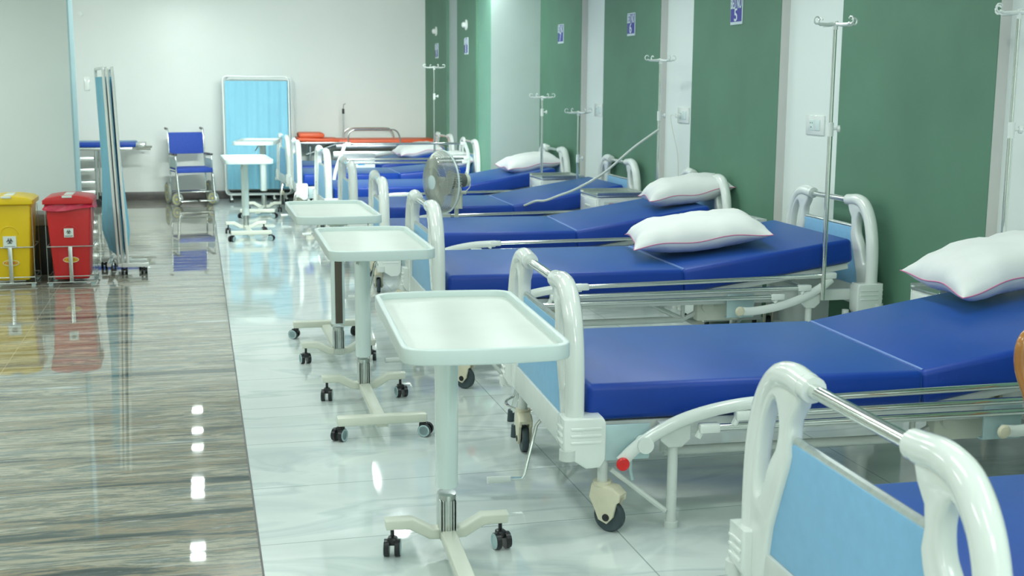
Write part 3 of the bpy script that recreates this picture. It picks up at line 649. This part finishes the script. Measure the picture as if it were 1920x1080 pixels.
# ------------------------------------------------------------------ pedestal fan
def build_fan(x, y, z):
    t = empty('pedestal_fan', (x, y, 0), 0, 'grey and white pedestal fan with wire guard standing among the beds', 'fan')
    axis = Vector((-0.93, -0.35, -0.02)).normalized()
    q = Matrix.Translation((0, 0, z)) @ axis.to_track_quat('Z', 'Y').to_matrix().to_4x4()
    Rr = 0.225
    g = MB(); g2 = MB()
    for k in range(110):
        th = 2 * PI * k / 110; c, s = math.cos(th), math.sin(th)
        pr = [(0.05, 0.088), (0.11, 0.083), (0.17, 0.064), (0.21, 0.032), (Rr, 0.0)]
        g.tube([q @ Vector((r * c, r * s, h)) for r, h in pr], 0.0021, 3)
        pr = [(0.06, -0.075), (0.14, -0.068), (0.20, -0.04), (Rr, 0.0)]
        if k % 2 == 0: g2.tube([q @ Vector((r * c, r * s, h)) for r, h in pr], 0.0021, 3)
    for r, h in ((0.11, 0.083), (0.17, 0.064)):
        g.tube([q @ Vector((r * math.cos(2 * PI * k / 40), r * math.sin(2 * PI * k / 40), h)) for k in range(40)], 0.0018, 4, closed=True)
    a = g.build('front_guard', 'guard', t)
    g2.build('rear_guard', 'guard', t)
    MB().lathe([(0.05, 0.084), (0.05, 0.092), (0.035, 0.096), (0.01, 0.098)], 28, q).build('centre_badge', 'column', a)
    MB().tube([q @ Vector((Rr * math.cos(2 * PI * k / 48), Rr * math.sin(2 * PI * k / 48), 0)) for k in range(48)], 0.0065, 8, closed=True).build('guard_ring', 'column', t)
    b = MB()
    for k in range(3):
        vs = []
        for i in range(7):
            rr = 0.03 + i * 0.027
            for j in range(6):
                th = 2 * PI * k / 3 + (j / 5 - 0.5) * (0.5 + 1.15 * math.sin(PI * min(1, i / 6.5))) * 0.9
                vs.append((q @ Vector((rr * math.cos(th), rr * math.sin(th), 0.03 - (j / 5 - 0.5) * 0.045))))
        nv = len(vs); th_ = axis * 0.002
        vs2 = vs + [v - th_ for v in vs]; fs = []
        for i in range(6):
            for j in range(5):
                p = i * 6 + j; fs.append((p, p + 1, p + 7, p + 6)); fs.append((nv + p, nv + p + 6, nv + p + 7, nv + p + 1))
        b.add(vs2, fs)
    b.lathe([(0.035, -0.01), (0.035, 0.05), (0.02, 0.06)], 20, q)
    b.build('blades', 'blade', t)
    MB().lathe([(0.02, -0.19), (0.05, -0.18), (0.056, -0.10), (0.05, -0.07), (0.03, -0.068)], 24, q).build('motor', 'fangrey', t)
    mo = MB().lathe([(0.03, -0.225), (0.045, -0.215), (0.048, -0.185)], 20, q)
    mo.cyl(q @ Vector((0, 0, -0.2)), q @ Vector((0.0, 0, -0.2)) + Vector((0, 0, 0.06)), 0.006, 8)
    mo.build('motor_cap', 'fanbody', t)
    pc = q @ Vector((0, 0, -0.13))
    nk = MB().tube([pc + Vector((0, 0, -0.04)), pc + Vector((0.0, 0, -0.10)), pc + Vector((-0.01, 0, -0.20))], 0.03, 14, rs=[0.022, 0.036, 0.045])
    nk.cyl(pc + Vector((0.02, -0.02, -0.085)), pc + Vector((0.055, -0.03, -0.085)), 0.014, 12)
    nk.build('neck', 'fanbody', t)
    MB().cyl((pc.x - 0.01, pc.y, 0.03), (pc.x - 0.01, pc.y, pc.z - 0.18), 0.016, 14).build('pole', 'fanbody', t)
    MB().lathe([(0.17, 0.0), (0.175, 0.012), (0.15, 0.03), (0.03, 0.045), (0.018, 0.06)], 32, Matrix.Translation((pc.x - 0.01, pc.y, 0))).build('base', 'fanbody', t)
    MB().tube([pc + Vector((0.08, 0, 0.02)), pc + Vector((0.09, -0.01, -0.04)), pc + Vector((0.05, -0.02, -0.08)), pc + Vector((0.01, -0.03, -0.10))], 0.004, 6, smooth=4).build('cord', 'base', t)
build_fan(1.70, 8.72, 0.705)

# ------------------------------------------------------------------ hanging tube
tb = MB().tube([(3.165, 8.24, 1.09), (3.0, 8.30, 0.96), (2.80, 8.35, 0.78), (2.66, 8.52, 0.66), (2.55, 8.62, 0.60), (2.47, 8.72, 0.555), (2.42, 8.80, 0.545), (2.36, 8.92, 0.500), (2.31, 9.02, 0.482)], 0.0085, 8, smooth=5).build('drip_tube', 'tube')
tag(tb, 'pale plastic tube sloping from the drip pole to the BED NO 6 bed', 'tube')

# ------------------------------------------------------------------ stool and chair
st = empty('metal_stool', (1.33, 4.72, 0), 0, 'chrome stool with foot ring between the second and third nearest beds', 'stool')
lg = MB(); ft = MB()
MB().lathe([(0.15, 0.43), (0.155, 0.45), (0.14, 0.465), (0.05, 0.47)], 32).build('seat', 'black', st)
for k in range(4):
    a = k * PI / 2 + 0.6; d = Vector((math.cos(a), math.sin(a), 0))
    MB().tube([d * 0.09 + Vector((0, 0, 0.43)), d * 0.13 + Vector((0, 0, 0.15)), d * 0.165 + Vector((0, 0, 0.02))], 0.010, 10, smooth=3).build('leg', 'chrome', st)
    MB().cyl(d * 0.167, d * 0.163 + Vector((0, 0, 0.05)), 0.015, 12).build('rubber_foot', 'rubber', st)
MB().tube([(0.145 * math.cos(2 * PI * k / 32), 0.145 * math.sin(2 * PI * k / 32), 0.11) for k in range(32)], 0.006, 8, closed=True).build('foot_ring', 'chrome', st)

ch = empty('wooden_chair', (2.525, 2.98, 0), R(183), 'varnished orange-brown wooden chair cut off by the right edge, between the two nearest beds', 'chair')
MB().tube([(-0.20, 0.0, 0.44), (-0.215, -0.01, 0.52), (-0.235, -0.03, 0.60), (-0.23, -0.035, 0.67), (-0.19, -0.035, 0.705), (-0.10, -0.02, 0.725), (0.0, 0.0, 0.73), (0.10, -0.02, 0.725), (0.19, -0.035, 0.705), (0.23, -0.035, 0.67), (0.235, -0.03, 0.60), (0.215, -0.01, 0.52), (0.20, 0, 0.44)], 0.021, 14, smooth=5, flat=0.9).build('backrest', 'wood', ch)
MB().b2((-0.20, -0.02, 0.41), (0.20, 0.36, 0.445), 0.012).build('seat', 'wood', ch)
for (x, y) in ((-0.18, 0.0), (0.18, 0.0), (-0.18, 0.33), (0.18, 0.33)):
    MB().tube([(x, y, 0.42), (x * 1.08, y, 0.0)], 0.016, 12, rs=[0.018, 0.013]).build('leg', 'wood', ch)

# ------------------------------------------------------------------ folding screens
def curtain_mesh(p0, p1, z0, z1, amp, waves, droop=0.0, bulge=0.0, seed=0):
    p0, p1 = Vector(p0), Vector(p1); d = (p1 - p0); nrm = Vector((-d.y, d.x, 0)).normalized(); n, m = 60, 16; vs = []; rnd = random.Random(seed)
    ph = rnd.uniform(0, 6)
    for j in range(m + 1):
        f = j / m
        for i in range(n + 1):
            u = i / n
            off = amp * (0.6 * math.sin(u * waves * 2 * PI + ph) + 0.4 * math.sin(u * waves * 3.7 * PI + 1 + f * 1.5)) * (0.5 + 0.5 * f)
            off += bulge * math.sin(PI * u) * f ** 2.2 * (1 if f < 0.86 else max(0, (1 - f) / 0.14))
            z = z1 + (z0 - z1) * f - droop * math.sin(PI * u) * f ** 4
            v = p0 + d * u + nrm * off; v.z = z; vs.append(v)
    N_ = len(vs); vs += [v + nrm * 0.003 for v in vs]; fs = []
    for j in range(m):
        for i in range(n):
            a = j * (n + 1) + i; fs.append((a, a + 1, a + n + 2, a + n + 1)); fs.append((N_ + a, N_ + a + n + 1, N_ + a + n + 2, N_ + a + 1))
    return MB().add(vs, fs)
def rect_frame(p0, p1, z0, z1, r=0.012, rc=0.05):
    p0, p1 = Vector((*p0, 0)), Vector((*p1, 0)); d = (p1 - p0); W = d.length; d.normalize(); pts = []
    for (cx_, cz, a0) in ((W - rc, z1 - rc, 0), (rc, z1 - rc, 90), (rc, z0 + rc, 180), (W - rc, z0 + rc, 270)):
        for k in range(7):
            a = R(a0 + 15 * k); pts.append(p0 + d * (cx_ + rc * math.cos(a)) + Vector((0, 0, cz + rc * math.sin(a))))
    return MB().tube(pts, r, 10, closed=True)
def foot_wheel(mb_parent, x, y, z=0.05):
    w_ = MB().cyl((x, y, 0.045), (x, y, z + 0.03), 0.006, 8)
    for s in (-1, 1): w_.cyl((x + s * 0.006, y + 0.01, 0.025), (x + s * 0.022, y + 0.01, 0.025), 0.025, 18)
    w_.build('caster', 'black', mb_parent)
s2 = empty('folding_screen', (0.3, 15.0, 0), 0, 'wide pale blue cloth folding screen standing against the far wall', 'folding screen', 'cloth folding screens')
for k, (a, b) in enumerate((((0.0, -0.02), (0.76, -0.06)), ((0.02, 0.06), (0.79, -0.01)), ((0.03, 0.10), (0.815, 0.07)))):
    fr = rect_frame(a, b, 0.085, 1.475, 0.011, 0.05).build('frame', 'plastic', s2)
    curtain_mesh((a[0] + 0.02, a[1], 0), (b[0] - 0.02, b[1], 0), 0.15, 1.425, 0.010, 6, seed=k, bulge=-0.03).build('cloth', 'curtain', fr)
for x_, y_ in ((0.06, -0.02), (0.70, -0.06), (0.56, -0.05)):
    MB().cyl((x_, y_, 0.088), (x_, y_, 0.04), 0.010, 8).b2((x_ - 0.015, -0.18, 0.035), (x_ + 0.015, 0.12, 0.05), 0.004).build('foot_bar', 'plastic', s2)
for (x, y) in ((0.06, -0.12), (0.06, 0.10), (0.70, -0.16), (0.70, 0.10), (0.56, -0.16), (0.56, 0.08)): foot_wheel(s2, x, y, 0.0)

s1 = empty('folding_screen', (-0.645, 9.4, 0), 0, 'folded pale blue cloth screen standing edge-on beside the red bin', 'folding screen', 'cloth folding screens')
def tilt_obj(o, d): o.rotation_euler = (0, d, 0)
for k, (a, b) in enumerate((((0.0, 0.03), (-0.09, 0.55)), ((0.028, 0.03), (-0.03, 0.55)), ((0.068, -0.03), (0.02, 0.50)))):
    fr = rect_frame(a, b, 0.065, 1.50, 0.011, 0.04).build('frame', 'plastic', s1); fr.rotation_euler = (0, R(-1.9), 0)
    fr.location.x = 0.045
    sgn = (1, -1, -1)[k]
    cu = curtain_mesh((a[0], a[1] + 0.02, 0), (b[0], b[1] - 0.02, 0), 0.13, 1.44, 0.012, 4, bulge=sgn * (0.085 if k == 0 else 0.05 if k == 2 else 0.02), droop=0.0, seed=k + 5).build('cloth', 'curtain', fr)
for lo_, hi_ in (((0.07, -0.04, 0.055), (0.26, -0.01, 0.085)), ((0.06, 0.17, 0.06), (0.24, 0.20, 0.085)), ((-0.1, 0.3, 0.055), (0.12, 0.33, 0.08)), ((-0.04, 0.0, 0.055), (-0.01, 0.5, 0.08)), ((0.04, -0.03, 0.055), (0.07, 0.5, 0.08))):
    MB().b2(lo_, hi_, 0.004).build('foot_bar', 'plastic', s1)
for (x, y) in ((0.085, -0.03), (0.225, -0.03), (0.2, 0.18), (-0.08, 0.31), (-0.025, 0.48)): foot_wheel(s1, x, y, 0.0)

# ------------------------------------------------------------------ waste bins
def bin_(x, y, m, labels, lid_label):
    t = empty('waste_bin', (x, y, 0), 0, labels, 'waste bin', 'lidded clinical waste bins')
    w0, w1, d0, d1, h = 0.115, 0.15, 0.13, 0.16, 0.57
    vs = [(-w0, -d0, 0.035), (w0, -d0, 0.035), (w0, d0, 0.035), (-w0, d0, 0.035), (-w1, -d1, h), (w1, -d1, h), (w1, d1, h), (-w1, d1, h)]
    mb = MB().add(vs, [(0, 3, 2, 1), (4, 5, 6, 7), (0, 1, 5, 4), (1, 2, 6, 5), (2, 3, 7, 6), (3, 0, 4, 7)])
    bmesh.ops.bevel(mb.bm, geom=list(mb.bm.edges), offset=0.012, segments=3, affect='EDGES', profile=0.5)
    mb.build('body', m, t)
    # moulded arch on the front
    tl = -math.atan((w1 - w0) / (h - 0.035))
    ap = []
    for k in range(13):
        a = PI * k / 12; z = 0.36 + 0.055 * math.sin(a); yy = -(d0 + (d1 - d0) * (z - 0.035) / (h - 0.035))
        ap.append((0.058 * math.cos(a), yy, z))
    MB().tube(ap, 0.0035, 6).build('moulded_arch', m, t)
    ld = MB().prism([[(-0.165, 0.0), (0.165, 0.0), (0.165, 0.028), (0.14, 0.045), (0.05, 0.058), (-0.05, 0.058), (-0.14, 0.045), (-0.165, 0.028)]], 0.37, 0.006, Matrix.Translation((0, 0.0, 0.567)) @ XZ)
    ld.build('lid', m, t)
    MB().b2((-0.035, -0.191, 0.612), (0.03, -0.16, 0.626), 0.002).b2((-0.03, -0.10, 0.615), (0.03, 0.10, 0.628), 0.002).build('lid_sticker', 'paper', t)
    return t
def bio_sticker(t, x, z, yoff, size):
    s = MB().b2((x - size / 2, yoff - 0.002, z - size / 2), (x + size / 2, yoff + 0.001, z + size / 2)).build('sticker', 'paper', t)
    g = MB(); T0 = Matrix.Translation((x, yoff - 0.003, z + size * 0.10)) @ XZ
    r = size * 0.13
    for k in range(3):
        a = PI / 2 + k * 2 * PI / 3; c = Vector((math.cos(a), math.sin(a))) * r * 0.95; n = 14; pts = []
        for j in range(n + 1):
            th = a + R(28) + (2 * PI - R(56)) * j / n
            pts.append(T0 @ Vector((c.x + r * 0.95 * math.cos(th), c.y + r * 0.95 * math.sin(th), 0)))
        g.tube(pts, size * 0.025, 5)
    g.tube([T0 @ Vector((r * 1.0 * math.cos(2 * PI * k / 20), r * 1.0 * math.sin(2 * PI * k / 20), 0)) for k in range(20)], size * 0.015, 4, closed=True)
    g.text('BIOHAZARD', size * 0.15, Matrix.Translation((x, yoff - 0.003, z - size * 0.36)) @ XZ, 0.0004)
    g.build('sticker_print', 'ink', s)
def oval_badge(t, z, yoff):
    pts = [(0.052 * math.cos(2 * PI * k / 28), z + 0.02 * math.sin(2 * PI * k / 28)) for k in range(28)]
    s = MB().prism([pts], 0.003, 0.0, Matrix.Translation((0, yoff - 0.0005, 0)) @ XZ).build('badge', 'yellow', t)
    MB().text('FULL BELL', 0.021, Matrix.Translation((0, yoff - 0.003, z)) @ XZ, 0.0004).build('badge_lettering', 'redink', s)
    MB().tube([Vector((a, yoff - 0.002, b)) for a, b in pts], 0.0015, 4, closed=True).build('badge_edge', 'paper', s)
def front_y(z): return -(0.13 + 0.03 * (z - 0.035) / 0.535)
rb = bin_(-0.89, 9.12, 'redbin', 'red lidded waste bin with a liner hanging out, beside the folded screen', '')
bg = MB(); n = 60; vs = []
per = []
for k in range(n):
    a = 2 * PI * k / n; sx_ = max(-1, min(1, 1.35 * math.cos(a))); sy_ = max(-1, min(1, 1.35 * math.sin(a)))
    per.append((sx_, sy_, a))
for j in range(5):
    for (sx_, sy_, a) in per:
        w_ = 1.0 + 0.02 * math.sin(a * 9 + j); vs.append((sx_ * (0.153 + 0.004 * j) * w_, sy_ * (0.164 + 0.003 * j) * w_, 0.57 - j * (0.010 + 0.003 * math.sin(a * 3 + 1))))
fs = [(j * n + k, j * n + (k + 1) % n, (j + 1) * n + (k + 1) % n, (j + 1) * n + k) for j in range(4) for k in range(n)]
bg.add(vs, fs); bg.build('bin_liner', 'bag', rb)
bio_sticker(rb, -0.005, 0.365, front_y(0.365) - 0.003, 0.062); oval_badge(rb, 0.175, front_y(0.175) - 0.003)
yb = bin_(-1.285, 9.14, 'yellow', 'yellow lidded waste bin at the left edge of the picture', '')
bio_sticker(yb, 0.0, 0.305, front_y(0.305) - 0.003, 0.085); oval_badge(yb, 0.16, front_y(0.16) - 0.003)
for o in rb.children + yb.children: pass
kb = empty('waste_bin', (-1.10, 9.60, 0), 0, 'black bin with a taupe lid standing behind the gap between the yellow and red bins', 'waste bin', 'lidded clinical waste bins')
MB().b2((-0.16, -0.13, 0.0), (0.16, 0.13, 0.36), 0.01).build('body', 'black', kb)
MB().b2((-0.165, -0.135, 0.36), (0.165, 0.135, 0.45), 0.015).build('lid', 'taupe', kb)
def bin_stand(x, y, label):
    t = empty('bin_stand', (x, y, 0), 0, label, 'bin stand', 'steel frames holding the bins')
    mb = MB()
    for z, wx, wy in ((0.27, 0.152, 0.155), (0.06, 0.150, 0.152), (0.02, 0.160, 0.165)):
        p = [(-wx, -wy), (wx, -wy), (wx, wy), (-wx, wy)]
        for k in range(4):
            a, b = p[k], p[(k + 1) % 4]; mb.tube([(a[0], a[1], z), (b[0], b[1], z)], 0.0042, 6)
    for sx_ in (-1, 1):
        for sy_ in (-1, 1): mb.cyl((sx_ * 0.154, sy_ * 0.158, 0.02), (sx_ * 0.154, sy_ * 0.158, 0.545), 0.0018, 6)
    mb.build('wire_frame', 'steel', t)
    MB().box((0, -0.162, 0.145), (0.026, 0.003, 0.25), 0.001).build('front_strap', 'steel', t)
    mb = MB()
    for sx_ in (-1, 1):
        for sy_ in (-1, 1): mb.b2((sx_ * 0.14 - 0.014, sy_ * 0.14 - 0.014, 0), (sx_ * 0.14 + 0.014, sy_ * 0.14 + 0.014, 0.018))
    mb.build('foot_pads', 'zinc', t)
bin_stand(-0.89, 9.12, 'thin steel frame holding the red waste bin')
bin_stand(-1.285, 9.14, 'thin steel frame holding the yellow waste bin')

# ------------------------------------------------------------------ wheelchair
wc = empty('wheelchair', (-0.05, 14.62, 0), R(13), 'blue canvas wheelchair with chrome frame standing by the far wall', 'wheelchair')
fr = MB()
for s in (-1, 1):
    x = s * 0.205
    fr.tube([(x, 0.50, 0.87), (x, 0.45, 0.86), (x, 0.42, 0.83), (x, 0.38, 0.50), (x, 0.36, 0.30), (x, 0.34, 0.12)], 0.0095, 10, smooth=3)
    fr.tube([(x, 0.38, 0.55), (x, 0.10, 0.57), (x, 0.04, 0.555), (x, 0.03, 0.40), (x, 0.02, 0.36)], 0.0095, 10, smooth=3)
    fr.cyl((x, 0.40, 0.40), (x, 0.0, 0.40), 0.0095, 10); fr.cyl((x, 0.36, 0.13), (x, 0.05, 0.16), 0.0085, 10)
    fr.tube([(x, 0.02, 0.40), (x, 0.0, 0.36), (x, -0.09, 0.10), (x, -0.10, 0.075)], 0.0095, 10, smooth=3)
    fr.cyl((x, 0.05, 0.40), (x, 0.05, 0.13), 0.009, 10)
fr.cyl((-0.205, 0.35, 0.14), (0.205, 0.35, 0.14), 0.016, 8).cyl((-0.205, 0.05, 0.15), (0.205, 0.05, 0.15), 0.008, 8)
fr.build('frame', 'chrome', wc)
MB().box((0, 0.405, 0.70), (0.40, 0.012, 0.25), 0.005, rot=(R(-7), 0, 0)).build('backrest', 'blueseat', wc)
MB().b2((-0.205, -0.01, 0.375), (0.205, 0.38, 0.43), 0.01).build('seat', 'blueseat', wc)
for s in (-1, 1):
    x = s * 0.205
    MB().b2((x - 0.02, 0.04, 0.573), (x + 0.02, 0.33, 0.592), 0.006).build('armrest', 'black', wc)
    MB().b2((x - 0.004, 0.06, 0.43), (x + 0.004, 0.34, 0.53), 0.002).build('side_guard', 'zinc', wc)
    MB().cyl((x, 0.45, 0.862), (x, 0.55, 0.868), 0.014, 12).build('push_handle', 'black', wc)
    for (yy, rr_, xx, nm) in ((0.34, 0.13, x + s * 0.035, 'rear_wheel'), (0.03, 0.075, x + s * 0.0, 'front_caster')):
        q = Matrix.Translation((xx, yy - (0.02 if rr_ < 0.1 else 0), rr_)) @ Matrix.Rotation(R(35 if rr_ < 0.1 else 0), 4, 'Z') @ Matrix.Rotation(PI / 2, 4, 'Y')
        w_ = MB().lathe([(rr_ * 0.72, -0.016), (rr_ * 0.94, -0.016), (rr_, -0.008), (rr_, 0.008), (rr_ * 0.94, 0.016), (rr_ * 0.72, 0.016)], 32, q).build(nm, 'tyre', wc)
        MB().lathe([(0.012, -0.017), (rr_ * 0.3, -0.012), (rr_ * 0.72, -0.017), (rr_ * 0.72, 0.017), (rr_ * 0.3, 0.012), (0.012, 0.017)], 32, q).build('wheel_rim', 'lemon', w_)
    MB().b2((x - s * 0.19 if s > 0 else x, -0.17, 0.058), (x if s > 0 else x + 0.19, -0.07, 0.068), 0.004).build('footplate', 'steel', wc)
    MB().cyl((x, -0.10, 0.07), (x, -0.12, 0.10), 0.012, 10).build('footplate_hinge', 'plastic', wc)

# ------------------------------------------------------------------ stretchers and trolley
so = empty('stretcher_trolley', (1.14, 15.02, 0), 0, 'stainless stretcher trolley with bright orange padding along the far wall', 'stretcher')
MB().box((1.08, 0, 0.712), (1.18, 0.46, 0.06), 0.022).box((0.25, 0, 0.735), (0.50, 0.46, 0.045), 0.02, rot=(0, R(1.5), 0)).build('pad', 'orange', so)
MB().box((0.17, -0.02, 0.79), (0.30, 0.40, 0.06), 0.025).build('head_cushion', 'orange', so)
MB().b2((0.02, -0.24, 0.69), (0.62, 0.24, 0.712), 0.004).b2((0.45, -0.25, 0.64), (1.68, 0.25, 0.682), 0.004).build('top_frame', 'steel', so)
MB().b2((0.42, -0.20, 0.48), (1.45, 0.20, 0.60), 0.006).build('tray_box', 'steel', so)
MB().cyl((0.10, -0.2, 0.56), (0.46, -0.2, 0.68), 0.014, 8).cyl((0.10, -0.2, 0.56), (0.46, 0.2, 0.68), 0.008, 8).build('support_strut', 'steel', so)
for y in (-0.235, 0.235):
    MB().tube([(0.60, y, 0.69), (0.60, y, 0.79), (0.64, y, 0.845), (0.72, y, 0.86), (1.08, y, 0.86), (1.17, y, 0.845), (1.21, y, 0.79), (1.23, y, 0.69)], 0.009, 10, smooth=4).b2((0.56, y - 0.02, 0.67), (0.66, y + 0.02, 0.70), 0.004).b2((1.17, y - 0.02, 0.67), (1.27, y + 0.02, 0.70), 0.004).build('side_rail', 'chrome', so)
for (x, y) in ((0.15, -0.2), (0.15, 0.2), (1.55, -0.2), (1.55, 0.2)):
    l_ = MB().cyl((x, y, 0.10), (x, y, 0.66), 0.014, 10).build('leg', 'steel', so)
    MB().cyl((x, y - 0.015, 0.06), (x, y + 0.015, 0.06), 0.06, 20).cyl((x, y, 0.05), (x, y, 0.13), 0.012, 8).build('caster', 'black', l_)
MB().tube([(1.66, -0.2, 0.66), (1.68, -0.2, 0.82), (1.68, 0.2, 0.82), (1.66, 0.2, 0.66)], 0.008, 8, smooth=3).build('push_handle', 'chrome', so)
MB().cyl((0.57, 0.0, 0.69), (0.57, 0.0, 1.10), 0.010, 10).build('drip_post', 'steel', so)
MB().cyl((0.57, 0.0, 1.04), (0.57, 0.0, 1.10), 0.015, 10).tube([(0.57, 0, 1.10), (0.575, 0, 1.15), (0.60, 0, 1.16)], 0.004, 6).build('post_grip', 'black', so)

sb = empty('stretcher_trolley', (-1.75, 14.85, 0), 0, 'stainless trolley with a flat blue pad, partly behind the pillar and the folded screen', 'stretcher')
MB().b2((0, -0.23, 0.675), (1.06, 0.23, 0.73), 0.014).build('pad', 'mattress', sb)
MB().b2((0, -0.25, 0.64), (1.08, 0.25, 0.672), 0.006).b2((1.06, -0.23, 0.675), (1.16, 0.23, 0.715), 0.004).build('top_frame', 'steel', sb)
MB().cyl((1.02, -0.24, 0.66), (1.22, -0.24, 0.655), 0.014, 10).cyl((1.02, 0.24, 0.66), (1.22, 0.24, 0.655), 0.014, 10).build('handle_bars', 'chrome', sb)
for z in (0.53, 0.40, 0.26, 0.15):
    MB().b2((0.02, -0.22, z), (0.60, 0.22, z + 0.02), 0.003).b2((0.02, -0.235, z - 0.01), (0.60, -0.215, z + 0.035), 0.003).build('shelf', 'steel', sb)
for (x, y) in ((0.05, -0.22), (0.05, 0.22), (0.62, -0.22), (0.62, 0.22)):
    l_ = MB().cyl((x, y, 0.08), (x, y, 0.64), 0.012, 10).build('leg', 'steel', sb)
    MB().cyl((x, y - 0.012, 0.045), (x, y + 0.012, 0.045), 0.045, 18).cyl((x, y, 0.04), (x, y, 0.1), 0.01, 8).build('caster', 'black', l_)

# ------------------------------------------------------------------ signs and plates on the right wall
def sign(x, y, z, num, label):
    t = empty('bed_number_sign', (x, y, z), 0, label, 'sign', 'bed number signs')
    MB().b2((-0.007, -0.088, -0.088), (0, 0.088, 0.088), 0.002).build('plate', 'signtext', t)
    MB().b2((-0.009, -0.080, -0.070), (-0.006, 0.080, 0.080)).build('face', 'signblue', t)
    FWs = Matrix.Translation((-0.0105, 0, 0.040)) @ FW @ Matrix.Diagonal((1, 2.1, 1, 1))
    tx = MB().text('BED NO', 0.044, FWs, 0.0008).text(num, 0.110, Matrix.Translation((-0.0105, 0, -0.032)) @ FW, 0.0008)
    tx.build('lettering', 'signtext', t)
gx = WX - PD - 0.004
sign(gx, 7.32, 1.87, '5', 'blue sign reading BED NO 5 on a green wall panel, cut by the top edge')
sign(gx, 9.28, 1.87, '6', 'blue sign reading BED NO 6 on a green wall panel')
sign(gx, 11.22, 1.87, '7', 'blue sign reading BED NO 7 on the green wall panel by the wall step')
sign(CX - 0.03, 12.95, 1.80, '8', 'small distant sign reading BED NO 8 below the nearer round wall light')
sign(CX - 0.03, 14.62, 1.79, '9', 'farthest small sign reading BED NO 9 below the farther round wall light')
for (y, z, lb) in ((12.96, 2.02, 'small white round wall light above the BED NO 8 sign'), (14.66, 2.02, 'small white round wall light above the BED NO 9 sign')):
    t = empty('wall_light', (CX - 0.03, y, z), 0, lb, 'wall light', 'round wall lights')
    q = Matrix.Rotation(-PI / 2, 4, 'Y')
    MB().lathe([(0.055, 0), (0.055, 0.012), (0.035, 0.016)], 24, q).build('plate', 'plastic', t)
    MB().lathe([(0.028, 0.014), (0.03, 0.04), (0.018, 0.052), (0.004, 0.055)], 20, q).build('lens', 'plastic', t)
def switch(y, z, label, w_=0.105):
    t = empty('switch_plate', (WX, y, z), 0, label, 'switch plate', 'white switch plates')
    MB().b2((-0.009, -w_, -0.055), (0, w_, 0.055), 0.004).build('plate', 'plastic', t)
    MB().b2((-0.013, -w_ * 0.62, -0.03), (-0.008, -0.005, 0.03), 0.003).build('rocker', 'column', t)
    MB().b2((-0.011, 0.005, -0.03), (-0.008, w_ * 0.62, 0.03), 0.003).build('socket', 'column', t)
    k = MB()
    for (a, b) in ((0.025, 0.012), (0.045, 0.012), (0.035, -0.012)): k.cyl((-0.0115, a, b - 0.004), (-0.0115, a, b + 0.004), 0.0018, 6)
    k.build('pin_holes', 'ink', t)
    return t
switch(6.34, 1.185, 'white switch and socket plate beside the tallest drip pole')
switch(8.30, 1.19, 'white switch plate with a plug, between the BED NO 5 and 6 panels')
switch(10.24, 1.185, 'white switch plate between the BED NO 6 and BED NO 7 panels')
pg = empty('power_plug', (WX - 0.009, 8.34, 1.185), 0, 'small white plug and thin lead in the middle switch plate', 'plug')
MB().b2((-0.035, -0.02, -0.016), (0, 0.02, 0.016), 0.006).build('plug_body', 'plastic', pg)
MB().tube([(-0.03, 0.0, 0.0), (-0.06, 0.04, 0.0), (-0.05, 0.02, -0.10), (-0.02, -0.02, -0.30), (-0.012, -0.02, -0.6)], 0.003, 6, smooth=5).build('lead', 'base', pg)
t = tag(MB().b2((-1.245 - 0.03, FY - 0.01, 1.30), (-1.245 + 0.03, FY, 1.46), 0.003).build('wall_switch', 'plastic'), 'small white switch plate on the far wall beside the folded screen', 'switch plate')
t = tag(MB().lathe([(0.03, 0), (0.03, 0.012), (0.016, 0.02)], 20, Matrix.Translation((-1.28, FY, 2.18)) @ Matrix.Rotation(PI / 2, 4, 'X')).build('ceiling_hook_plate', 'plastic'), 'small white round fitting high on the far wall', 'wall fitting')
